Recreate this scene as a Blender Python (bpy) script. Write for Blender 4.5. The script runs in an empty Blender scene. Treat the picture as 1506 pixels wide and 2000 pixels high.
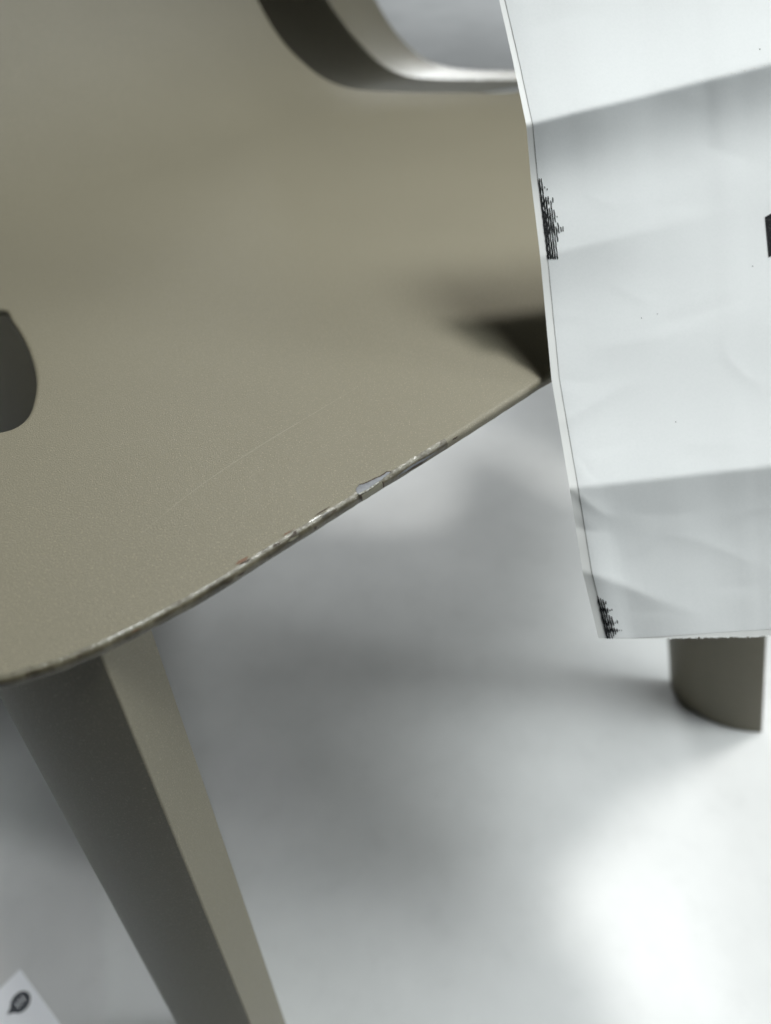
import bpy, bmesh, math, random
from mathutils import Vector, noise
from mathutils.geometry import delaunay_2d_cdt

random.seed(4)
S = bpy.context.scene
COL = S.collection
R = math.radians

# ------------------------------------------------------------------ camera
CAM = Vector((0, 0, 0.65))
FPX = 1444.0                      # focal length in photo pixels (1506 x 2000)
cam = bpy.data.cameras.new('camera')
cam.sensor_fit = 'VERTICAL'
cam.sensor_height = 36.0
cam.sensor_width = 27.1
cam.lens = 36.0 * FPX / 2000
cam.clip_start = 0.01
cam.clip_end = 100
cam.dof.use_dof = True
cam.dof.focus_distance = 0.312
cam.dof.aperture_fstop = 5.0
cam_o = bpy.data.objects.new('camera', cam)
cam_o.location = CAM
cam_o.rotation_euler = (R(45), 0, 0)
COL.objects.link(cam_o)
S.camera = cam_o

# ------------------------------------------------------------------ light
w = bpy.data.worlds.new('World')
S.world = w
w.use_nodes = True
w.node_tree.nodes['Background'].inputs[0].default_value = (0.80, 0.92, 1.0, 1)
w.node_tree.nodes['Background'].inputs[1].default_value = 0.006

def lamp(name, loc, target, size, power, col, sy=None):
    l = bpy.data.lights.new(name, 'AREA')
    l.shape = 'RECTANGLE' if sy else 'DISK'
    l.size = size
    if sy: l.size_y = sy
    l.energy = power
    l.color = col
    o = bpy.data.objects.new(name, l)
    o.location = loc
    o.rotation_euler = (Vector(target) - Vector(loc)).to_track_quat('-Z', 'Y').to_euler()
    COL.objects.link(o)
    return o
sp = lamp('ceiling_spot', (0.42, 1.25, 2.7), (0.28, 0.15, 0.0), 0.30, 1.5, (1.0, 0.99, 0.96))
sp.data.spread = R(39)
fr = lamp('right_fill', (0.95, 0.60, 2.9), (0.16, 0.42, 0.45), 1.3, 3.9, (0.94, 0.99, 1.0), 1.3)  # added fill with no source in view, lifts the paper
fr.data.spread = R(40)
lamp('side_fill', (2.5, 0.35, 1.35), (0.2, 0.4, 0.35), 0.6, 17, (0.94, 0.985, 1.0), 0.45)  # low fill added for the shaded floor beneath the seat
lamp('ceiling_panel', (1.7, 1.9, 2.7), (0.3, 0.6, 0.0), 1.6, 9, (0.93, 0.98, 1.0), 1.6)
bp = lamp('back_fill', (-0.2, 3.3, 1.25), (-0.1, 0.2, 0.05), 1.2, 4.2, (0.95, 0.98, 1.0), 0.7)  # unseen low lamp added from behind to brighten the under-seat floor
bp.data.spread = R(50)
ls = lamp('left_fill', (-0.75, 0.25, 2.7), (-0.46, 0.08, 0.0), 0.25, 0.20, (0.97, 0.99, 1.0))  # extra lamp added to lift the left floor and card
ls.data.spread = R(18)
fp = lamp('far_fill', (0.5, 4.2, 2.7), (0.4, 3.6, 0.0), 0.8, 8, (0.93, 0.97, 1.0), 0.8)  # added out of view to brighten the distant floor
fp.data.spread = R(70)

vs = S.view_settings
vs.view_transform = 'Standard'
vs.look = 'None'
vs.exposure = 0.50
vs.gamma = 1.0

# ------------------------------------------------------------------ helpers
FW = Vector((0, math.cos(R(45)), -math.sin(R(45))))
UP = Vector((0, math.sin(R(45)), math.cos(R(45))))
def ray(px, py):
    return Vector(((px - 753) / FPX, 0, 0)) + UP * (-(py - 1000) / FPX) + FW
def at_depth(px, py, d):
    return CAM + ray(px, py) * d
def at_z(px, py, z):
    r = ray(px, py)
    return CAM + r * ((z - CAM.z) / r.z)

def tag(o, label=None, cat=None, group=None, kind=None):
    for k, v in (('label', label), ('category', cat), ('group', group), ('kind', kind)):
        if v: o[k] = v
    return o
def empty(name, loc):
    o = bpy.data.objects.new(name, None)
    o.location = loc
    o.empty_display_size = 0.05
    COL.objects.link(o)
    return o
def mesh_obj(name, verts, faces, mat, parent=None, smooth=True):
    """verts in world coordinates; stored relative to the parent's base"""
    base = Vector((0, 0, 0))
    p = parent
    while p:
        base += p.location
        p = p.parent
    me = bpy.data.meshes.new(name)
    me.from_pydata([tuple(Vector(v) - base) for v in verts], [], faces)
    me.update()
    bm = bmesh.new(); bm.from_mesh(me)
    bmesh.ops.recalc_face_normals(bm, faces=bm.faces)
    bm.to_mesh(me); bm.free()
    for f in me.polygons: f.use_smooth = smooth
    if smooth: me.set_sharp_from_angle(angle=R(38))
    me.materials.append(mat)
    o = bpy.data.objects.new(name, me)
    o.parent = parent
    COL.objects.link(o)
    return o
def lerp_table(tab, v):
    if v <= tab[0][0]:
        a, b = tab[0], tab[1]
    elif v >= tab[-1][0]:
        a, b = tab[-2], tab[-1]
    else:
        for a, b in zip(tab, tab[1:]):
            if a[0] <= v <= b[0]: break
    return a[1] + (b[1] - a[1]) * (v - a[0]) / (b[0] - a[0])
def catmull(pts, n):
    P = [Vector(p) for p in pts]
    P = [P[0] * 2 - P[1]] + P + [P[-1] * 2 - P[-2]]
    out = []
    for i in range(1, len(P) - 2):
        for k in range(n):
            t = k / n
            a, b, c, d = P[i - 1], P[i], P[i + 1], P[i + 2]
            out.append(0.5 * ((2 * b) + (c - a) * t + (2 * a - 5 * b + 4 * c - d) * t * t + (3 * b - a - 3 * c + d) * t ** 3))
    out.append(P[-2])
    return out

# ------------------------------------------------------------------ materials
def new_mat(name):
    m = bpy.data.materials.new(name)
    m.use_nodes = True
    nt = m.node_tree
    return m, nt, nt.nodes['Principled BSDF']
def nd(nt, typ, **kw):
    n = nt.nodes.new(typ)
    for k, v in kw.items(): setattr(n, k, v)
    return n
def noise_tex(nt, vec, scale, detail=2, rough=0.5):
    n = nd(nt, 'ShaderNodeTexNoise')
    n.inputs['Scale'].default_value = scale
    n.inputs['Detail'].default_value = detail
    n.inputs['Roughness'].default_value = rough
    nt.links.new(vec, n.inputs['Vector'])
    return n
def ramp(nt, fac, stops):
    r = nd(nt, 'ShaderNodeValToRGB')
    e = r.color_ramp.elements
    while len(e) < len(stops): e.new(0.5)
    for el, (p, c) in zip(e, stops):
        el.position = p
        el.color = (*c, 1) if len(c) == 3 else c
    nt.links.new(fac, r.inputs[0])
    return r
def bump(nt, height, strength, dist, normal=None):
    b = nd(nt, 'ShaderNodeBump')
    b.inputs['Strength'].default_value = strength
    b.inputs['Distance'].default_value = dist
    nt.links.new(height, b.inputs['Height'])
    if normal: nt.links.new(normal, b.inputs['Normal'])
    return b

PAINT = (0.197, 0.1800, 0.130)
def powder_coat(name):
    m, nt, p = new_mat(name)
    tc = nd(nt, 'ShaderNodeTexCoord')
    v = tc.outputs['Object']
    big = noise_tex(nt, v, 9, 3)
    c = ramp(nt, big.outputs[0], [(0.3, tuple(x * 0.97 for x in PAINT)), (0.7, tuple(x * 1.03 for x in PAINT))])
    nt.links.new(c.outputs[0], p.inputs['Base Color'])
    p.inputs['Roughness'].default_value = 0.40
    p.inputs['Specular IOR Level'].default_value = 0.36
    g1 = noise_tex(nt, v, 1700, 2, 0.7)
    b1 = bump(nt, g1.outputs[0], 0.75, 0.0004)
    nt.links.new(b1.outputs[0], p.inputs['Normal'])
    # pale flakes in the coating
    fl = noise_tex(nt, v, 1500, 1, 0.5)
    fr = ramp(nt, fl.outputs[0], [(0.60, (0, 0, 0)), (0.72, (1, 1, 1))])
    mx = nd(nt, 'ShaderNodeMix', data_type='RGBA')
    nt.links.new(fr.outputs[0], mx.inputs['Factor'])
    nt.links.new(c.outputs[0], mx.inputs['A'])
    mx.inputs['B'].default_value = (*(x * 1.55 for x in PAINT), 1)
    nt.links.new(mx.outputs['Result'], p.inputs['Base Color'])
    return m
M_paint = powder_coat('beige_powder_coat')

m, nt, p = new_mat('worn_edge_coat')
tc = nd(nt, 'ShaderNodeTexCoord'); v = tc.outputs['Object']
n1 = noise_tex(nt, v, 120, 4, 0.65)
c = ramp(nt, n1.outputs[0], [(0.30, (0.030, 0.024, 0.014)), (0.48, (0.085, 0.073, 0.046)), (0.68, (0.15, 0.135, 0.092))])
nt.links.new(c.outputs[0], p.inputs['Base Color'])
p.inputs['Roughness'].default_value = 0.33
p.inputs['Specular IOR Level'].default_value = 0.6
g1 = noise_tex(nt, v, 700, 2, 0.6)
g2 = noise_tex(nt, v, 180, 2, 0.5)
b1 = bump(nt, g1.outputs[0], 0.6, 0.0004)
b2 = bump(nt, g2.outputs[0], 0.5, 0.0008, b1.outputs[0])
nt.links.new(b2.outputs[0], p.inputs['Normal'])
M_edge = m

m, nt, p = new_mat('rubbed_lip_coat')
tc = nd(nt, 'ShaderNodeTexCoord'); v = tc.outputs['Object']
n1 = noise_tex(nt, v, 160, 4, 0.7)
c = ramp(nt, n1.outputs[0], [(0.36, (0.075, 0.064, 0.040)), (0.50, (0.15, 0.138, 0.095)), (0.72, (0.23, 0.22, 0.165))])
nt.links.new(c.outputs[0], p.inputs['Base Color'])
rr = ramp(nt, n1.outputs[0], [(0.38, (0.6,) * 3), (0.62, (0.27,) * 3)])
nt.links.new(rr.outputs[0], p.inputs['Roughness'])
p.inputs['Specular IOR Level'].default_value = 0.7
g1 = noise_tex(nt, v, 900, 2, 0.6)
g2 = noise_tex(nt, v, 240, 2, 0.5)
b1 = bump(nt, g1.outputs[0], 0.6, 0.0005)
b2 = bump(nt, g2.outputs[0], 0.5, 0.0008, b1.outputs[0])
nt.links.new(b2.outputs[0], p.inputs['Normal'])
M_lip = m

m, nt, p = new_mat('bare_aluminium')
tc = nd(nt, 'ShaderNodeTexCoord')
n1 = noise_tex(nt, tc.outputs['Object'], 600, 2)
c = ramp(nt, n1.outputs[0], [(0.3, (0.17, 0.178, 0.19)), (0.7, (0.215, 0.22, 0.23))])
nt.links.new(c.outputs[0], p.inputs['Base Color'])
p.inputs['Specular IOR Level'].default_value = 0.2
p.inputs['Roughness'].default_value = 0.5
M_metal = m

m, nt, p = new_mat('broken_coat')
p.inputs['Base Color'].default_value = (0.05, 0.035, 0.022, 1)
p.inputs['Roughness'].default_value = 0.7
M_crack = m
m, nt, p = new_mat('rusty_stain')
p.inputs['Base Color'].default_value = (0.16, 0.085, 0.05, 1)
p.inputs['Roughness'].default_value = 0.6
M_rust = m
m, nt, p = new_mat('burr_glint_coat')
tc = nd(nt, 'ShaderNodeTexCoord')
n1 = noise_tex(nt, tc.outputs['Object'], 700, 3, 0.6)
c = ramp(nt, n1.outputs[0], [(0.4, (0.20, 0.19, 0.145)), (0.64, (0.46, 0.46, 0.42))])  # pale burr tone, also the painted highlight on the lip
nt.links.new(c.outputs[0], p.inputs['Base Color'])
p.inputs['Roughness'].default_value = 0.22
p.inputs['Specular IOR Level'].default_value = 0.8
b = bump(nt, n1.outputs[0], 0.6, 0.0006)
nt.links.new(b.outputs[0], p.inputs['Normal'])
M_burr_glint = m
m, nt, p = new_mat('lifted_coat')
p.inputs['Base Color'].default_value = (0.20, 0.19, 0.14, 1)
p.inputs['Roughness'].default_value = 0.3
M_flake = m
m, nt, p = new_mat('scratched_coat')
p.inputs['Base Color'].default_value = (0.29, 0.28, 0.215, 1)
p.inputs['Roughness'].default_value = 0.35
M_scratch = m

m, nt, p = new_mat('white_paper')
tc = nd(nt, 'ShaderNodeTexCoord')
n1 = noise_tex(nt, tc.outputs['Object'], 900, 3)
c = ramp(nt, n1.outputs[0], [(0.3, (0.86, 0.885, 0.885)), (0.7, (0.90, 0.92, 0.92))])
nt.links.new(c.outputs[0], p.inputs['Base Color'])
p.inputs['Roughness'].default_value = 0.55
p.inputs['Specular IOR Level'].default_value = 0.3
n2 = noise_tex(nt, tc.outputs['Object'], 130, 3)
b = bump(nt, n2.outputs[0], 0.12, 0.0006)
nt.links.new(b.outputs[0], p.inputs['Normal'])
tr = nd(nt, 'ShaderNodeBsdfTranslucent'); tr.inputs[0].default_value = (0.78, 0.80, 0.78, 1)
ms = nd(nt, 'ShaderNodeMixShader'); ms.inputs[0].default_value = 0.30
nt.links.new(p.outputs[0], ms.inputs[1]); nt.links.new(tr.outputs[0], ms.inputs[2])
nt.links.new(ms.outputs[0], nt.nodes['Material Output'].inputs[0])
M_paper = m
m, nt, p = new_mat('backing_paper')
p.inputs['Base Color'].default_value = (0.68, 0.69, 0.67, 1)
p.inputs['Roughness'].default_value = 0.5
M_back = m
m, nt, p = new_mat('black_ink')
tc = nd(nt, 'ShaderNodeTexCoord')
n1 = noise_tex(nt, tc.outputs['Object'], 1600, 3)
c = ramp(nt, n1.outputs[0], [(0.55, (0.010, 0.011, 0.012)), (0.72, (0.10, 0.10, 0.10))])
nt.links.new(c.outputs[0], p.inputs['Base Color'])
p.inputs['Roughness'].default_value = 0.7
p.inputs['Specular IOR Level'].default_value = 0.08
M_ink = m

m, nt, p = new_mat('pale_floor')
tc = nd(nt, 'ShaderNodeTexCoord'); v = tc.outputs['Object']
n1 = noise_tex(nt, v, 5, 4, 0.6)
n2 = noise_tex(nt, v, 34, 4, 0.6)
c1 = ramp(nt, n1.outputs[0], [(0.35, (0.462, 0.471, 0.465)), (0.62, (0.53, 0.538, 0.531))])
c2 = ramp(nt, n2.outputs[0], [(0.30, (0.86, 0.86, 0.86)), (0.48, (1, 1, 1))])
mx = nd(nt, 'ShaderNodeMix', data_type='RGBA', blend_type='MULTIPLY')
mx.inputs['Factor'].default_value = 0.3
nt.links.new(c1.outputs[0], mx.inputs['A']); nt.links.new(c2.outputs[0], mx.inputs['B'])
nt.links.new(mx.outputs['Result'], p.inputs['Base Color'])
p.inputs['Roughness'].default_value = 0.42
M_floor = m

# ------------------------------------------------------------------ floor
gv, gf = [], []
fx = [-4, 4]; fy = [-2.5, 7]
o = mesh_obj('floor', [(-4, -2.5, 0), (4, -2.5, 0), (4, 7, 0), (-4, 7, 0)], [(0, 1, 2, 3)], M_floor)
tag(o, 'pale grey smooth floor under the chair', 'floor', kind='structure')

# ------------------------------------------------------------------ chair
ZS = 0.45                                    # top of the seat
chair = empty('metal_chair', (0.02, 0.32, 0))
tag(chair, 'beige powder coated bent metal chair with chipped front edge', 'chair')

# the seat sheet is flat, then rolls up about one straight bend line (no double curvature)
B0 = Vector((-0.160, 0.550)); BA = Vector((0.60, 0.80)); BT = Vector((-0.80, 0.60))
RB = 0.26; TH = R(72)
def sheet(a, t, drop=0.0):
    if t <= 0:
        h, z, nx, nz = t, 0.0, 0.0, 1.0
    elif t < RB * TH:
        k = t / RB
        h, z, nx, nz = RB * math.sin(k), RB * (1 - math.cos(k)), -math.sin(k), math.cos(k)
    else:
        e = t - RB * TH
        h = RB * math.sin(TH) + e * math.cos(TH); z = RB * (1 - math.cos(TH)) + e * math.sin(TH)
        nx, nz = -math.sin(TH), math.cos(TH)
    q = B0 + BA * a + BT * (h - nx * 0 - drop * nx)
    return Vector((q.x, q.y, ZS + z - drop * nz))
def to_sheet(px, py):
    r = ray(px, py)
    prev = None
    d = 0.12
    def side(d):
        P = CAM + r * d
        q = Vector((P.x, P.y)) - B0
        t = q.dot(BT); z = P.z - ZS
        if t <= 0: return z
        hm = RB * math.sin(TH)
        if t < hm: return z - (RB - math.sqrt(RB * RB - t * t))
        return z - (RB * (1 - math.cos(TH)) + (t - hm) * math.tan(TH))
    while side(d) > 0 and d < 3: d += 0.005
    lo, hi = d - 0.005, d
    for _ in range(40):
        mid = (lo + hi) / 2
        if side(mid) > 0: lo = mid
        else: hi = mid
    P = CAM + r * hi
    q = Vector((P.x, P.y)) - B0
    t = q.dot(BT); a = q.dot(BA)
    hm = RB * math.sin(TH)
    if 0 < t < hm: t = RB * math.asin(t / RB)
    elif t >= hm: t = RB * TH + (t - hm) / math.cos(TH)
    return Vector((a, t))
def flat(x, y):
    q = Vector((x, y)) - B0
    return Vector((q.dot(BA), q.dot(BT)))

front_px = [(0, 1329), (66, 1311), (133, 1289), (212, 1255), (299, 1211), (398, 1157), (448, 1127), (515, 1084), (583, 1042),
            (651, 999), (703, 967), (745, 941), (799, 908), (899, 846), (993, 786), (1079, 732)]
front = [to_sheet(*q) for q in front_px]
# outline of the sheet, anticlockwise from the left front corner
left_tail = [flat(-0.280, 0.225), flat(-0.272, 0.172), flat(-0.240, 0.136), flat(-0.190, 0.120)]
right_run = [flat(0.150, 0.350), flat(0.250, 0.437), flat(0.320, 0.500), flat(0.352, 0.545), flat(0.358, 0.600),  # hidden right rear and its slot are invented to shape floor light
             flat(0.390, 0.720), flat(0.430, 0.860), flat(0.440, 0.980), flat(0.400, 1.040), flat(0.300, 1.060), flat(0.225, 1.035),
             flat(0.192, 0.965), flat(0.183, 0.925), flat(0.200, 0.905), flat(0.290, 0.832), flat(0.306, 0.800), flat(0.288, 0.768), flat(0.250, 0.775),
             flat(0.185, 0.828), flat(0.160, 0.832), flat(0.150, 0.790), flat(0.138, 0.748)]
hole_px = [(1000, 179), (900, 180), (800, 179), (700, 174), (640, 155), (590, 118), (550, 75), (505, 0), (488, -35)]
hole_edge = [to_sheet(*q) for q in hole_px]
hl = hole_edge[-1]
wing_top = [hl + Vector((0.006, 0.06)), hl + Vector((0.0, 0.12)), hl + Vector((-0.03, 0.16)), hl + Vector((-0.10, 0.18)),
            Vector((-0.20, hl.y + 0.18)), Vector((-0.34, hl.y + 0.17)), Vector((-0.40, hl.y + 0.10)), Vector((-0.42, 0.30)),
            Vector((-0.41, 0.10))]
ctrl = left_tail + front + right_run + hole_edge + wing_top
def closed_curve(pts, step):
    P = list(pts); n = len(P); dense = []
    for i in range(n):
        a, b, c, d = P[i - 1], P[i], P[(i + 1) % n], P[(i + 2) % n]
        # centripetal-ish: fall back to chord-limited tangents
        L = (c - b).length
        m1 = (c - a) / max((c - b).length + (b - a).length, 1e-6) * L
        m2 = (d - b) / max((d - c).length + (c - b).length, 1e-6) * L
        for k in range(24):
            t = k / 24
            h00 = 2 * t ** 3 - 3 * t * t + 1; h10 = t ** 3 - 2 * t * t + t; h01 = -2 * t ** 3 + 3 * t * t; h11 = t ** 3 - t * t
            dense.append(b * h00 + m1 * h10 + c * h01 + m2 * h11)
    out = [dense[0]]; acc = 0
    for q0, q1 in zip(dense, dense[1:] + dense[:1]):
        seg = (q1 - q0).length
        while acc + seg >= step:
            f = (step - acc) / seg
            q0 = q0.lerp(q1, f); out.append(q0); seg = (q1 - q0).length; acc = 0
        acc += seg
    if (out[-1] - out[0]).length < step * 0.5: out.pop()
    return out
outer = closed_curve(ctrl, 0.0035)
# slight dents along the worn front edge
F0, F1 = front[0], front[-1]
fd = (F1 - F0).normalized(); fn = Vector((-fd.y, fd.x))
for i, q in enumerate(outer):
    s = (q - F0).dot(fd)
    if -0.02 < s < 0.27 and abs((q - F0).dot(fn)) < 0.06:
        outer[i] = q + fn * (noise.noise(Vector((s * 90, 3, 0))) * 0.00035 + noise.noise(Vector((s * 300, 7, 0))) * 0.00022)
hole2_px = [(0, 604), (22, 627), (45, 664), (61, 705), (68, 742), (64, 780), (52, 812), (30, 832), (0, 841), (-40, 842)]
h2 = [to_sheet(*q) for q in hole2_px]
h2 += [flat(-0.232, 0.245), flat(-0.252, 0.275), flat(-0.252, 0.312), flat(-0.236, 0.338)]
inner = closed_curve(h2, 0.003)

def inside(q, poly):
    c = False
    j = len(poly) - 1
    for i in range(len(poly)):
        a, b = poly[i], poly[j]
        if (a.y > q.y) != (b.y > q.y) and q.x < (b.x - a.x) * (q.y - a.y) / (b.y - a.y) + a.x: c = not c
        j = i
    return c
def near(q, poly, d):
    d2 = d * d
    return any((q.x - a.x) ** 2 + (q.y - a.y) ** 2 < d2 for a in poly)
TK = 0.0058; RR = 0.0023; FLAT = 0.0007
def poly_normals(poly, sign):
    out = []
    n = len(poly)
    for i in range(n):
        d = (poly[(i + 1) % n] - poly[i - 1]).normalized()
        out.append(Vector((-d.y, d.x)) * sign)
    return out
def area(poly): return sum(a.x * b.y - b.x * a.y for a, b in zip(poly, poly[1:] + poly[:1]))
in_o = poly_normals(outer, 1 if area(outer) > 0 else -1)        # into the sheet
in_i = poly_normals(inner, -1 if area(inner) > 0 else 1)
core_o = [q + n * (RR + FLAT) for q, n in zip(outer, in_o)]
core_i = [q + n * (RR + FLAT) for q, n in zip(inner, in_i)]
pts = list(core_o) + list(core_i)
no, ni = len(outer), len(inner)
edges = [(i, (i + 1) % no) for i in range(no)] + [(no + i, no + (i + 1) % ni) for i in range(ni)]
G = 0.011
xs = [p.x for p in outer]; ys = [p.y for p in outer]
for i in range(int((max(xs) - min(xs)) / G) + 1):
    for j in range(int((max(ys) - min(ys)) / G) + 1):
        q = Vector((min(xs) + (i + 0.5 * (j % 2)) * G, min(ys) + j * G))
        if inside(q, core_o) and not inside(q, core_i) and not near(q, core_o, 0.006) and not near(q, core_i, 0.006): pts.append(q)
V2, E2, F2, OV, _, _ = delaunay_2d_cdt(pts, edges, [], 0, 1e-7)
back_map = {}
for k, o_ in enumerate(OV):
    for q in o_: back_map[q] = k
faces = []
for f in F2:
    c = sum((V2[i] for i in f), Vector((0, 0))) / len(f)
    if inside(c, core_o) and not inside(c, core_i): faces.append(tuple(f))
nv = len(V2)
verts = [sheet(q.x, q.y) for q in V2] + [sheet(q.x, q.y, TK) for q in V2]
allf = list(faces) + [tuple(i + nv for i in reversed(f)) for f in faces]
mats = [0] * len(allf)
NA = 6
prof = [(RR, 0.0, 0)]
for k in range(1, NA + 1):
    a = k / NA * math.pi / 2
    prof.append((RR * (1 - math.sin(a)), RR * (1 - math.cos(a)), 2 if k < 4 else 1))
for k in range(0, NA + 1):
    a = k / NA * math.pi / 2
    prof.append((RR * (1 - math.cos(a)), TK - RR + RR * math.sin(a), 1))
worn = [-0.10 < (q - F0).dot(fd) < 0.185 and abs((q - F0).dot(fn)) < 0.07 for q in outer]     # only the front edge is rubbed
for poly, nrm, off in ((outer, in_o, 0), (inner, in_i, no)):
    n = len(poly)
    rows = [[back_map[off + i] for i in range(n)]]
    mi = []
    for ins, drop, mt in prof:
        row = []
        for q, m_ in zip(poly, nrm):
            u = q + m_ * ins
            row.append(len(verts)); verts.append(sheet(u.x, u.y, drop))
        rows.append(row); mi.append(mt)
    rows.append([back_map[off + i] + nv for i in range(n)]); mi.append(0)
    for r0, r1, mt in zip(rows, rows[1:], mi):
        for i in range(n):
            k = (i + 1) % n
            allf.append((r0[i], r1[i], r1[k], r0[k])); mats.append(mt if off == 0 and worn[i] else 0)
seat = mesh_obj('seat_shell', verts, allf, M_paint, chair)
seat.data.materials.append(M_edge)
seat.data.materials.append(M_lip)
for f, mt in zip(seat.data.polygons, mats): f.material_index = mt

# ---- legs: quarter-round tube, flat on two sides, sharp front corner
def section(n=14, sx=0.074, sy=0.054):
    pts = []
    for k in range(n + 1):
        a = k / n * math.pi / 2
        pts.append(Vector((-sx * math.sin(a), sy * (1 - math.cos(a)))))
    pts += [Vector((-sx + 0.004, sy + 0.004)), Vector((0.0, sy * 0.72))]
    return pts
def leg(cb, ct, zt, sc=1.0):
    sec = section()
    n = len(sec); vv = []; ff = []
    K = 12
    for k in range(K + 1):
        f = k / K
        c = Vector(cb).lerp(Vector(ct), f)
        for q in sec: vv.append((c.x + q.x * sc, c.y + q.y * sc, zt * f))
    for k in range(K):
        for i in range(n):
            j = (i + 1) % n
            ff.append((k * n + i, k * n + j, (k + 1) * n + j, (k + 1) * n + i))
    ff.append(tuple(range(n))); ff.append(tuple(K * n + i for i in range(n)))
    o = mesh_obj('leg', vv, ff, M_paint, chair)
    b = o.modifiers.new('soft_edges', 'BEVEL')
    b.width = 0.0012; b.segments = 2; b.limit_method = 'ANGLE'; b.angle_limit = R(40); b.harden_normals = True
    return o
ZL = ZS - TK + 0.001
leg((-0.063, 0.060), (-0.094, 0.140), ZL)
leg((0.361, 0.351), (0.247, 0.441), ZL)
leg((-0.260, 0.620), (-0.175, 0.385), ZL, 2.9)  # rear leg, invented and oversized to keep the left opening dark

# ---- tube frame behind the back opening
C1 = [(490, -280), (560, -150), (600, -70), (640, 0), (690, 70), (740, 122), (790, 148), (850, 155), (930, 156), (1010, 156), (1100, 156)]
C2 = [(600, -280), (665, -150), (700, -70), (735, 0), (772, 60), (820, 108), (870, 131), (930, 138), (985, 139), (1050, 139), (1120, 139)]
D1, D2 = 0.80, 0.845
A1 = catmull([at_depth(*q, D1) for q in C1], 5)
A2 = catmull([at_depth(*q, D2) for q in C2], 5)
vv, ff = [], []
NS = 7
for a, b in zip(A1, A2):
    across = (b - a)
    down = Vector((-0.17, 0.16, -0.075))
    ring = []
    for k in range(NS):
        g = k / (NS - 1) * math.pi / 2
        ring.append(a + down * math.sin(g) + across * (1 - math.cos(g)) * 0.9)
    ring.append(b)
    vv += ring
n = NS + 1
for k in range(len(A1) - 1):
    for i in range(n):
        j = (i + 1) % n
        ff.append((k * n + i, k * n + j, (k + 1) * n + j, (k + 1) * n + i))
ff.append(tuple(range(n))); ff.append(tuple((len(A1) - 1) * n + i for i in range(n)))
fr = mesh_obj('back_frame_tube', vv, ff, M_paint, chair)
b = fr.modifiers.new('soft_edges', 'BEVEL')
b.width = 0.0015; b.segments = 2; b.limit_method = 'ANGLE'; b.angle_limit = R(40)

# ---- backrest band above the opening (out of view, invented and shaped to shade the floor)
plan = catmull([Vector(q) for q in ((-0.20, 1.02, 0), (-0.10, 1.075, 0), (0.05, 1.10, 0), (0.20, 1.08, 0), (0.34, 0.98, 0), (0.41, 0.82, 0), (0.42, 0.66, 0))], 8)
vv, ff = [], []
NB = 8
for side in (0.0, TK):
    for i, q in enumerate(plan):
        d = (plan[min(i + 1, len(plan) - 1)] - plan[max(i - 1, 0)]).normalized()
        nrm = Vector((-d.y, d.x, 0))
        for k in range(NB + 1):
            f = k / NB
            vv.append(q + nrm * (side + 0.05 * f) + Vector((0, 0, 0.525 + 0.66 * f)))
W = NB + 1; T = W * len(plan)
for i in range(len(plan) - 1):
    for k in range(NB):
        a = i * W + k
        ff += [(a, a + 1, a + W + 1, a + W), (T + a, T + a + W, T + a + W + 1, T + a + 1)]
    for k in (0, NB):
        a = i * W + k
        ff.append((a, a + W, T + a + W, T + a))
for i in (0, len(plan) - 1):
    for k in range(NB):
        a = i * W + k
        ff.append((a, a + 1, T + a + 1, T + a))
mesh_obj('shade_backrest', vv, ff, M_paint, chair)

# ---- paint damage on the front edge (pieces lie on the sheet, in seat coordinates)
def top_at(px, py, lift):
    return at_z(px, py, ZS + lift)
def patch(name, pix, lift, mat, parent=seat):
    vv = [top_at(x, y, lift) for x, y in pix]
    return mesh_obj(name, vv, [tuple(range(len(vv)))], mat, parent, False)
def ribbon(name, pix, width, lift, mat, hgt=0.0, parent=seat):
    P = [top_at(x, y, lift) for x, y in pix]
    vv, ff = [], []
    for i, q in enumerate(P):
        d = (P[min(i + 1, len(P) - 1)] - P[max(i - 1, 0)]); d.z = 0; d.normalize()
        s = Vector((-d.y, d.x, 0)) * width * 0.5 * (0.35 + 0.65 * math.sin(math.pi * (i + 0.5) / len(P)))
        vv += [q - s, q + Vector((0, 0, hgt)), q + s]
    for i in range(len(P) - 1):
        a = i * 3
        ff += [(a, a + 1, a + 4, a + 3), (a + 1, a + 2, a + 5, a + 4)]
    return mesh_obj(name, vv, ff, mat, parent, False)

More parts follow.
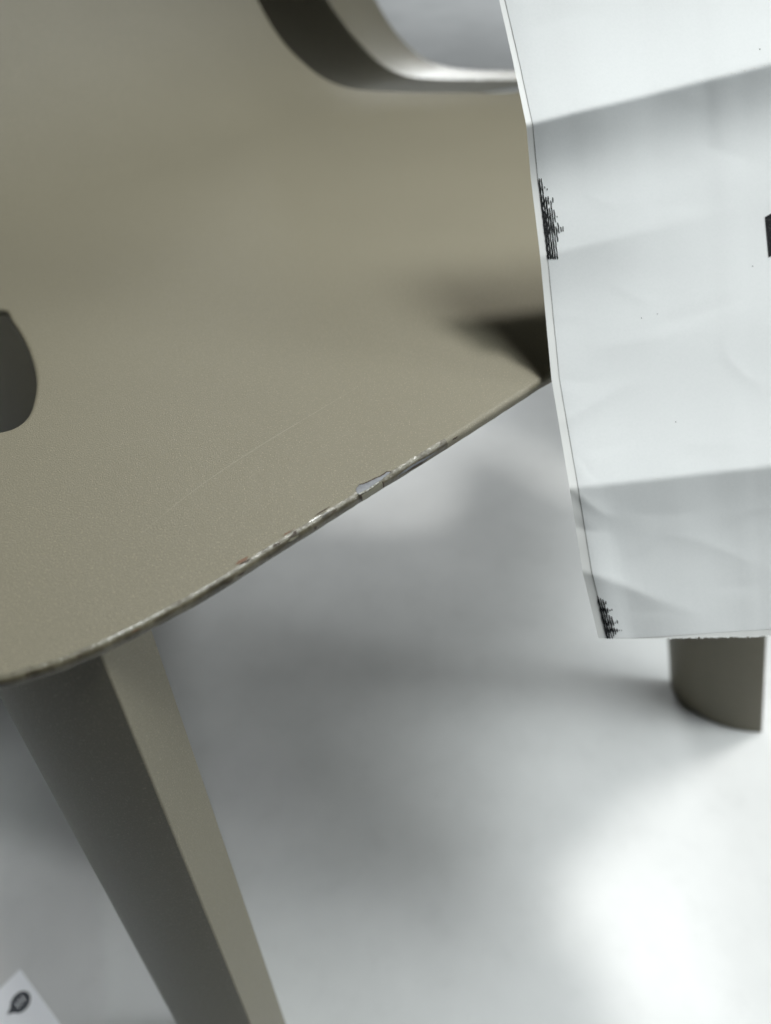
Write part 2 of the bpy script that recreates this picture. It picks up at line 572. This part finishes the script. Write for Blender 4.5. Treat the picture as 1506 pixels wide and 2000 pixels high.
LA = RR * math.pi / 2
def rim_pt(px, v, lift):
    '''point of the front rim: px along the edge, v mm up onto the seat (+) or down over the lip (-)'''
    yf = lambda x: lerp_table(front_px, x)
    q = top_at(px, yf(px), 0)
    d = top_at(px + 6, yf(px + 6), 0) - top_at(px - 6, yf(px - 6), 0); d.z = 0; d.normalize()
    out = Vector((d.y, -d.x, 0)); up = Vector((0, 0, 1))
    v *= 0.001
    if v >= 0: I, dr, n = RR + v, 0.0, up
    elif v > -LA:
        a = -v / RR
        I, dr, n = RR * (1 - math.sin(a)), RR * (1 - math.cos(a)), out * math.sin(a) + up * math.cos(a)
    else: I, dr, n = 0.0, RR - v - LA, out
    return q - out * I - up * dr + n * lift
def rim_patch(name, top, bot, mat, lift=0.00008, jag=0.25, seed=0, nr=5):
    '''strip on the rim between two ragged lines given as (px, mm) tables'''
    x0, x1 = top[0][0], top[-1][0]
    nx = max(3, int((x1 - x0) / 1.6))
    vv, ff = [], []
    for i in range(nx + 1):
        x = x0 + (x1 - x0) * i / nx
        e = min(1, min(i, nx - i) / 2)
        a = lerp_table(top, x) + jag * e * noise.noise(Vector((x / 3.0, seed, 1)))
        b = lerp_table(bot, x) + jag * e * noise.noise(Vector((x / 3.0, seed, 5)))
        for k in range(nr + 1): vv.append(rim_pt(x, a + (b - a) * k / nr, lift))
    for i in range(nx):
        for k in range(nr):
            a = i * (nr + 1) + k
            ff.append((a, a + 1, a + nr + 2, a + nr + 1))
    return mesh_obj(name, vv, ff, mat, seat, True)
TOPL = [(703, -0.8), (705, 0.9), (709, 1.7), (713, 1.9), (717, 2.5), (720, 2.2), (724, 1.7), (735, 1.3), (744, 1.1), (752, 0.6), (760, 0.7), (765, 0.9), (770, -0.2)]
rim_patch('bare_metal_patch', TOPL, [(703, -1.0), (710, -1.7), (730, -1.9), (750, -1.2), (770, -0.4)], M_metal, 0.00008, 0.45, 3)
rim_patch('chip_crack', [(x, v + 0.10) for x, v in TOPL[4:]], [(x, v - 0.5) for x, v in TOPL[4:]], M_crack, 0.00013, 0.22, 7, 2)
rim_patch('chip_crack', [(x, v + 0.05) for x, v in TOPL[:5]], [(x, v - 0.12) for x, v in TOPL[:5]], M_edge, 0.00013, 0.15, 8, 2)
rim_patch('coat_flake', [(707, -2.2), (725, -2.3), (747, -1.9)], [(707, -5.2), (747, -5.0)], M_flake, 0.00025, 0.3, 9)
rim_patch('burr_glint', [(704, -1.1), (720, -1.5), (745, -1.2)], [(704, -1.7), (720, -2.1), (745, -1.7)], M_burr_glint, 0.00030, 0.2, 10, 2)
rim_patch('chip_crack', [(704, -1.6), (706.5, -2.0)], [(704, -3.0), (706.5, -5.4)], M_crack, 0.0003, 0.3, 11, 3)
rim_patch('chip_crack', [(747, -1.8), (749.5, -2.2)], [(747, -4.2), (749.5, -5.2)], M_crack, 0.0003, 0.3, 12, 3)
for a, b, t0, t1, mm, sd in ((470, 496, 1.6, 0.1, M_rust, 1), (474, 496, 0.1, -0.9, M_crack, 2), (468, 490, -0.6, -2.0, M_flake, 3), (462, 478, -2.9, -3.9, M_crack, 4),
                             (565, 584, -1.0, -1.7, M_crack, 5), (563, 583, -1.9, -3.0, M_flake, 6), (574, 585, 0.6, 0.1, M_burr_glint, 7), (577, 585, -0.2, -1.2, M_crack, 8),
                             (606, 634, -0.1, -0.9, M_burr_glint, 9), (624, 654, 1.0, 0.3, M_crack, 10), (560, 586, 0.9, 0.3, M_rust, 27), (536, 552, -0.6, -1.5, M_crack, 28), (404, 424, -0.9, -1.8, M_edge, 29), (300, 322, -1.6, -2.6, M_edge, 30), (640, 660, -1.4, -2.4, M_crack, 31), (612, 618, -2.8, -4.8, M_crack, 11), (630, 655, -0.8, -2.4, M_edge, 12),
                             (436, 452, -3.2, -4.0, M_crack, 13), (224, 276, -2.2, -3.2, M_edge, 14), (238, 254, -2.6, -3.8, M_crack, 15), (256, 272, -2.0, -2.8, M_rust, 16),
                             (140, 166, -1.7, -2.6, M_edge, 17), (150, 160, -1.9, -2.5, M_crack, 18), (24, 30, -1.8, -4.0, M_crack, 19), (48, 53, -1.8, -3.4, M_crack, 20),
                             (775, 852, -2.6, -4.2, M_metal, 21), (790, 836, -3.6, -4.8, M_crack, 22), (884, 896, -2.2, -3.0, M_crack, 23), (520, 548, -3.6, -4.4, M_edge, 24),
                             (340, 372, -3.8, -4.6, M_edge, 25), (660, 690, -2.4, -3.6, M_edge, 26)):
    mid = (a + b) / 2; tm = (t0 + t1) / 2
    rim_patch({id(M_crack): 'chip_crack', id(M_flake): 'coat_flake', id(M_burr_glint): 'burr_glint', id(M_metal): 'bare_metal_patch'}.get(id(mm), 'wear_stain'),
              [(a, tm), (a + (b - a) * 0.3, t0), (mid, t0 - 0.1), (b, tm + 0.1)], [(a, tm - 0.05), (a + (b - a) * 0.4, t1), (mid + (b - a) * 0.2, t1), (b, tm)], mm,
              0.00011 + 0.00002 * (sd % 5), 0.3, sd * 3.1, 3)
# painted highlight streaks along the rubbed lip
for a, b, t0, t1, sd in ((165, 335, -0.5, -1.1, 40), (372, 440, -0.4, -0.6, 41), (505, 552, -0.4, -0.6, 42)):
    rim_patch('burr_glint', [(a, (t0 + t1) / 2), ((a + b) / 2, t0), (b, (t0 + t1) / 2)], [(a, (t0 + t1) / 2 - 0.05), ((a + b) / 2, t1), (b, (t0 + t1) / 2 - 0.05)], M_burr_glint, 0.00004, 0.35, sd, 2)
# long faint scratches
def scratch(pts, width):
    P = catmull([Vector((x, y, 0)) for x, y in pts], 8)
    pix = [(q.x, q.y) for q in P]
    ribbon('scratch', pix, width, 0.00005, M_scratch)
scratch([(270, 1048), (345, 984), (425, 925), (510, 870), (600, 815), (700, 755)], 0.00026)
scratch([(470, 893), (540, 850), (600, 815)], 0.00014)
scratch([(150, 890), (260, 862), (330, 850)], 0.00012)

# ------------------------------------------------------------------ paper
PD = 0.3385
paper = empty('paper_label', at_depth(1100, 760, PD))
tag(paper, 'creased white paper label with torn lower edge hanging before the seat', 'paper')
left_tab = [(-260, 905), (0, 975), (120, 1002), (245, 1028), (350, 1037), (500, 1055), (740, 1077), (957, 1113), (1118, 1138), (1247, 1169), (1300, 1181)]
def xl(y): return lerp_table(left_tab, y)
def wob(x, z): return 4 * noise.noise(Vector((x / 170, z, 0)))
def fold1(x): return 247 - 0.252 * (x - 1030) + wob(x, 0)
def fold2(x): return 503 - 0.245 * (x - 1060)
def fold3(x): return 957 - 0.115 * (x - 1115) + wob(x, 9)
def sm(a, b, x):
    t = max(0, min(1, (x - a) / (b - a))); return t * t * (3 - 2 * t)
def slope(x, y):
    """tilt of the sheet: positive turns it up to the ceiling"""
    f1, f2, f3 = fold1(x), fold2(x), fold3(x)
    return slope0(x, y, f1, f2, f3) + crinkle(x, y)
# small sharp creases: start, end, tilt change below the line, fade distance
CREASES = [(1095, 818, 1235, 760, -0.10, 60), (1100, 738, 1190, 742, 0.06, 45), (1118, 962, 1210, 1010, -0.13, 70), (1126, 1022, 1190, 1050, 0.14, 50),
           (1300, 640, 1480, 560, 0.05, 80), (1180, 690, 1330, 640, -0.05, 70), (1250, 1010, 1400, 985, 0.06, 60), (1330, 1060, 1500, 1105, -0.06, 80),
           (1380, 300, 1506, 330, 0.04, 90), (1160, 1130, 1300, 1180, -0.05, 60), (1040, 60, 1180, 30, 0.03, 90), (1420, 700, 1506, 760, -0.05, 70),
           (1200, 560, 1290, 590, -0.05, 30), (1150, 880, 1240, 850, 0.06, 30), (1340, 860, 1440, 880, -0.06, 35), (1220, 1075, 1300, 1050, -0.07, 30),
           (1400, 1160, 1500, 1130, 0.07, 40), (1280, 420, 1380, 395, 0.05, 35), (1090, 620, 1160, 640, -0.06, 30), (1240, 1190, 1330, 1215, 0.06, 30),
           (1430, 1020, 1520, 990, -0.07, 40), (1130, 905, 1175, 935, 0.07, 25), (1300, 180, 1400, 190, -0.03, 40), (1150, 380, 1230, 400, -0.05, 30)]
def crinkle(x, y):
    t = 0.0
    for x0, y0, x1, y1, amp, fade in CREASES:
        k = (x - x0) / (x1 - x0)
        if -0.25 < k < 1.3:
            d = y - (y0 + (y1 - y0) * k + 10 * math.sin(k * 3.0 + x0))
            if 0 <= d < fade:
                t += amp * (1 - d / fade) ** 2 * sm(-0.25, 0.1, k) * (1 - sm(0.35, 1.3, k))
            elif -fade * 0.6 < d < 0:
                t -= amp * 0.5 * (1 + d / (fade * 0.6)) ** 2 * sm(-0.25, 0.1, k) * (1 - sm(0.35, 1.3, k))
    return t
def slope0(x, y, f1, f2, f3):
    n = 0.035 * noise.noise(Vector((x / 260, y / 170, 1.3))) + 0.008 * noise.noise(Vector((x / 90, y / 60, 5.3)))
    if y < f1:
        return 0.10 + 0.16 * sm(f1 - 260, f1, y) + n * 0.5
    if y < f2:
        k = (y - f1) / (f2 - f1)
        return -0.33 + 0.41 * sm(0.0, 0.75, k) + 0.03 * k + n
    fade2 = 1 - sm(1080, 1420, x) * 0.8
    if y < f3:
        k = (y - f2) / (f3 - f2)
        return 0.12 - 0.17 * fade2 * (1 - sm(0, 0.35, k)) + 0.14 * sm(0.45, 1, k) + n
    d = y - f3
    s = -0.20 + 0.17 * sm(20, 190, d) + n
    # crossing crease near the lower corner
    c4 = 1118 + 0.38 * (x - 1140)
    if y > c4: s -= 0.16 * (1 - sm(1150, 1420, x)) * (1 - sm(0, 120, y - c4) * 0.6)
    else: s += 0.05 * (1 - sm(0, 120, c4 - y)) * (1 - sm(1150, 1450, x))
    c5 = 960 + 0.75 * (x - 1118)
    if x < 1210 and y < c5 + 40 and y > c5 - 60: s += 0.08 * (1 - sm(1120, 1210, x))
    return s
MMPX = PD / FPX
TILT = 0.12
YT, YB = -30, 1247
XR = 1600
NY, NX = 250, 90
# tilt integrated down each column gives the relief (towards the viewer)
def relief_columns():
    cols = []
    for i in range(NX + 1):
        f = i / NX
        acc = 0; col = []
        for j in range(NY + 1):
            y = YT + (YB - YT) * j / NY
            x = xl(y) + (XR - xl(y)) * f
            for q in range(12):
                acc += slope(x, y + (q / 12 - 0.5) * (YB - YT) / NY) * (YB - YT) / NY * MMPX / 12
            col.append(acc)
        j0 = int((745 - YT) / (YB - YT) * NY)
        o0 = col[j0]
        cols.append([c - o0 for c in col])
    return cols
REL = relief_columns()
def rel(x, y):
    fy = max(0, min(NY - 1e-6, (y - YT) / (YB - YT) * NY))
    fxx = max(0, min(NX - 1e-6, (x - xl(y)) / (XR - xl(y)) * NX))
    i, j = int(fxx), int(fy); u, v2 = fxx - i, fy - j
    return (REL[i][j] * (1 - u) + REL[i + 1][j] * u) * (1 - v2) + (REL[i][j + 1] * (1 - u) + REL[i + 1][j + 1] * u) * v2
def paper_pt(x, y, lift=0.0):
    d = PD + 0.00004 * (x - 1078) - TILT * (745 - y) * MMPX - rel(x, y) - lift
    return at_depth(x, y, d)
def paper_sheet(name, inset, yb, lift, mat, thick):
    vv, ff = [], []
    for L in (0, thick):
        for j in range(NY + 1):
            for i in range(NX + 1):
                f = i / NX
                y0 = YT + (YB - YT) * j / NY
                x = xl(y0) + inset(y0) + (XR - xl(y0) - inset(y0)) * f
                y = YT + (yb(x) - YT) * j / NY
                x = xl(y) + inset(y) + (XR - xl(y) - inset(y)) * f
                vv.append(paper_pt(x, y, lift + L))
    W = NX + 1; T = W * (NY + 1)
    for j in range(NY):
        for i in range(NX):
            a = j * W + i
            ff.append((a, a + 1, a + W + 1, a + W)); ff.append((T + a, T + a + W, T + a + W + 1, T + a + 1))
    for j in range(NY):
        for i in (0, NX):
            a = j * W + i
            ff.append((a, a + W, T + a + W, T + a))
    for i in range(NX):
        for j in (0, NY):
            a = j * W + i
            ff.append((a, a + 1, T + a + 1, T + a))
    return mesh_obj(name, vv, ff, mat, paper)
def rag(x):
    if x < 1285: return 1247
    k = sm(1285, 1320, x)
    return 1247 + k * (1.5 * noise.noise(Vector((x / 9, 0, 0))) + 2.0 * noise.noise(Vector((x / 3.1, 4, 0))) + 3 * noise.noise(Vector((x / 40, 8, 0)))) - 0.02 * (x - 1285)
back = paper_sheet('backing_sheet', lambda y: 0.0, rag, 0.0, M_back, 0.00004)
face = paper_sheet('face_sheet', lambda y: 12 + 0.006 * y + 4 * sm(250, 150, y) * 0, lambda x: 1246 - 0.0 - max(0, x - 1240) * 0.065, 0.00010, M_paper, 0.00004)
FL = 0.00030
# torn fibres along the perforated lower edge
vv, ff = [], []
x = 1300
while x < 1500:
    y = rag(x); L = random.uniform(1.5, 5); dx = random.uniform(-2.5, 2.5); wd = random.uniform(0.4, 1.3)
    a = len(vv)
    vv += [paper_pt(x - wd, y - 1.5, 0.0001), paper_pt(x + wd, y - 1.5, 0.0001), paper_pt(x + dx, y + L - 1, 0.0003)]
    ff.append((a, a + 1, a + 2)); x += random.uniform(0.8, 3)
tag(mesh_obj('torn_fibres', vv, ff, M_back, back, False), kind='stuff')

# fine dark line painted as the shadow gap beside the face sheet
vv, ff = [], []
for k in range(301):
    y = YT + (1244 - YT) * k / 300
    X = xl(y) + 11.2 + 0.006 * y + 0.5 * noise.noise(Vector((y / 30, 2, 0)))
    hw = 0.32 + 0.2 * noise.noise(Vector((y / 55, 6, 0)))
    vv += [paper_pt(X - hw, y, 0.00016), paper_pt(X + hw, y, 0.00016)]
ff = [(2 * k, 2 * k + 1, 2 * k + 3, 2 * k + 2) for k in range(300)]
m, nt, p = new_mat('gap_shade_line'); p.inputs['Base Color'].default_value = (0.22, 0.22, 0.21, 1); p.inputs['Roughness'].default_value = 0.8
mesh_obj('gap_shade_line', vv, ff, m, back, False)

# printed smudges: thin broken strokes running along the label's edge
def smudge(y0, y1, dens, ncol, seed, x_in):
    rnd = random.Random(seed)
    vv, ff = [], []
    pitch = 4.4
    for c in range(ncol):
        off = x_in + c * pitch
        ph = rnd.uniform(0, 50)
        y = y0 - 2
        run = []
        def flush():
            if len(run) < 2: return
            a = len(vv)
            for k, (yy, ww) in enumerate(run):
                if k in (0, len(run) - 1): ww *= 0.3
                X = xl(yy) + off + 0.35 * math.sin(yy * 0.4 + ph)
                vv.extend([paper_pt(X - ww / 2, yy, FL), paper_pt(X + ww / 2, yy, FL)])
            ff.extend([(a + 2 * q, a + 2 * q + 1, a + 2 * q + 3, a + 2 * q + 2) for q in range(len(run) - 1)])
        while y < y1 + 2:
            k = (y - y0) / (y1 - y0)
            p = lerp_table(dens, k) - c / ncol + 0.34 * noise.noise(Vector((y / 26, c * 3.7 + seed, 0))) + 0.07 * noise.noise(Vector((y / 9, c * 5.1, seed)))
            if p > 0:
                run.append((y, 1.7 + min(3.2, 6.0 * p * (0.7 + 0.6 * noise.noise(Vector((y / 9, c * 1.3, seed + 2)))))))
            else:
                flush(); run = []
            y += 1.2
        flush()
    return mesh_obj('printed_smudge', vv, ff, M_ink, face, False)
smudge(350, 505, [(0, 0.05), (0.06, 0.25), (0.12, 0.45), (0.19, 0.2), (0.27, 0.62), (0.33, 0.55), (0.40, 0.55), (0.47, 0.72), (0.52, 0.6),
                  (0.58, 0.72), (0.64, 0.9), (0.70, 0.6), (0.8, 0.55), (0.9, 0.5), (1, 0.5)], 9, 3, 16)
smudge(1160, 1247, [(0, 0.0), (0.1, 0.15), (0.2, 0.5), (0.28, 0.3), (0.36, 0.75), (0.45, 0.35), (0.55, 0.6), (0.66, 0.75), (0.74, 0.45), (0.82, 0.95),
                    (0.88, 0.5), (1, 0.4)], 8, 8, 18)
# black printed block running off to the right, and stray specks
def printed(name, pix, n=6):
    vv = []
    ff = []
    (ax, ay), (bx, by), (cx, cy), (dx, dy) = pix
    for j in range(n + 1):
        for i in range(n + 1):
            u, v2 = i / n, j / n
            X = (ax * (1 - u) + bx * u) * (1 - v2) + (dx * (1 - u) + cx * u) * v2
            Y = (ay * (1 - u) + by * u) * (1 - v2) + (dy * (1 - u) + cy * u) * v2
            vv.append(paper_pt(X, Y, FL))
    for j in range(n):
        for i in range(n):
            a = j * (n + 1) + i
            ff.append((a, a + 1, a + n + 2, a + n + 1))
    return mesh_obj(name, vv, ff, M_ink, face, False)
printed('printed_block', [(1494, 424), (1570, 380), (1580, 462), (1501, 503)], 12)
for x, y, dx, dy in ((1253, 621, 1.2, 2.0), (1284, 613, 2, 1.0), (1320, 824, 1.2, 2.4), (1484, 96, 1.6, 2.4), (1470, 520, 1.4, 2.2)):
    printed('ink_speck', [(x - dx / 2, y - dy / 2), (x + dx / 2, y - dy / 2), (x + dx / 2, y + dy / 2), (x - dx / 2, y + dy / 2)], 1)

# ------------------------------------------------------------------ floor card with an emblem
m, nt, p = new_mat('card_white'); p.inputs['Base Color'].default_value = (0.80, 0.82, 0.85, 1); p.inputs['Roughness'].default_value = 0.35
M_card = m
m, nt, p = new_mat('card_line'); p.inputs['Base Color'].default_value = (0.30, 0.32, 0.34, 1); p.inputs['Roughness'].default_value = 0.5
M_line = m
m, nt, p = new_mat('emblem_navy'); p.inputs['Base Color'].default_value = (0.008, 0.014, 0.024, 1); p.inputs['Roughness'].default_value = 0.4
M_navy = m
card = empty('floor_card', at_z(-40, 1990, 0))
tag(card, 'white card on the floor with round black speech bubble emblem', 'card')
def fz(x, y, z): return at_z(x, y, z)
cor = [fz(40, 1894, 0), fz(150, 2045, 0)]
ux = (cor[1] - cor[0]).normalized(); uy = Vector((ux.y, -ux.x, 0))
if uy.x > 0: uy = -uy
def cpt(a, b, z): return cor[0] + ux * a + uy * b + Vector((0, 0, z))
def box(name, a0, a1, b0, b1, z0, z1, mat, parent):
    vv = [cpt(a, b, z) for z in (z0, z1) for a, b in ((a0, b0), (a1, b0), (a1, b1), (a0, b1))]
    return mesh_obj(name, vv, [(0, 1, 2, 3), (4, 5, 6, 7), (0, 1, 5, 4), (1, 2, 6, 5), (2, 3, 7, 6), (3, 0, 4, 7)], mat, parent, False)
pl = box('card_sheet', 0.0, 0.13, 0.0, 0.09, 0.0, 0.0012, M_card, card)
e0 = fz(40, 1957, 0.0016)
rad = 0.0072
vv = [e0 + Vector((math.cos(k / 32 * 2 * math.pi) * rad, math.sin(k / 32 * 2 * math.pi) * rad, 0)) for k in range(32)]
tail = fz(14, 1982, 0.0016)
emb = mesh_obj('emblem', vv + [e0], [(k, (k + 1) % 32, 32) for k in range(32)], M_navy, card, False)
pd = (tail - e0).normalized(); pn = Vector((-pd.y, pd.x, 0))
mesh_obj('emblem_tail', [e0 + pd * rad * 0.8 + pn * 0.0034, e0 + pd * rad * 0.8 - pn * 0.0034, tail], [(0, 1, 2)], M_navy, emb, False)
for k in (-1, 0, 1):
    c = e0 + ux * (k * 0.0002) + uy * (k * 0.0026) + Vector((0, 0, 0.0004))
    L = 0.0026
    mesh_obj('lettering', [c - ux * L - uy * 0.0003, c + ux * L - uy * 0.0003, c + ux * L + uy * 0.0003, c - ux * L + uy * 0.0003], [(0, 1, 2, 3)], M_card, emb, False)
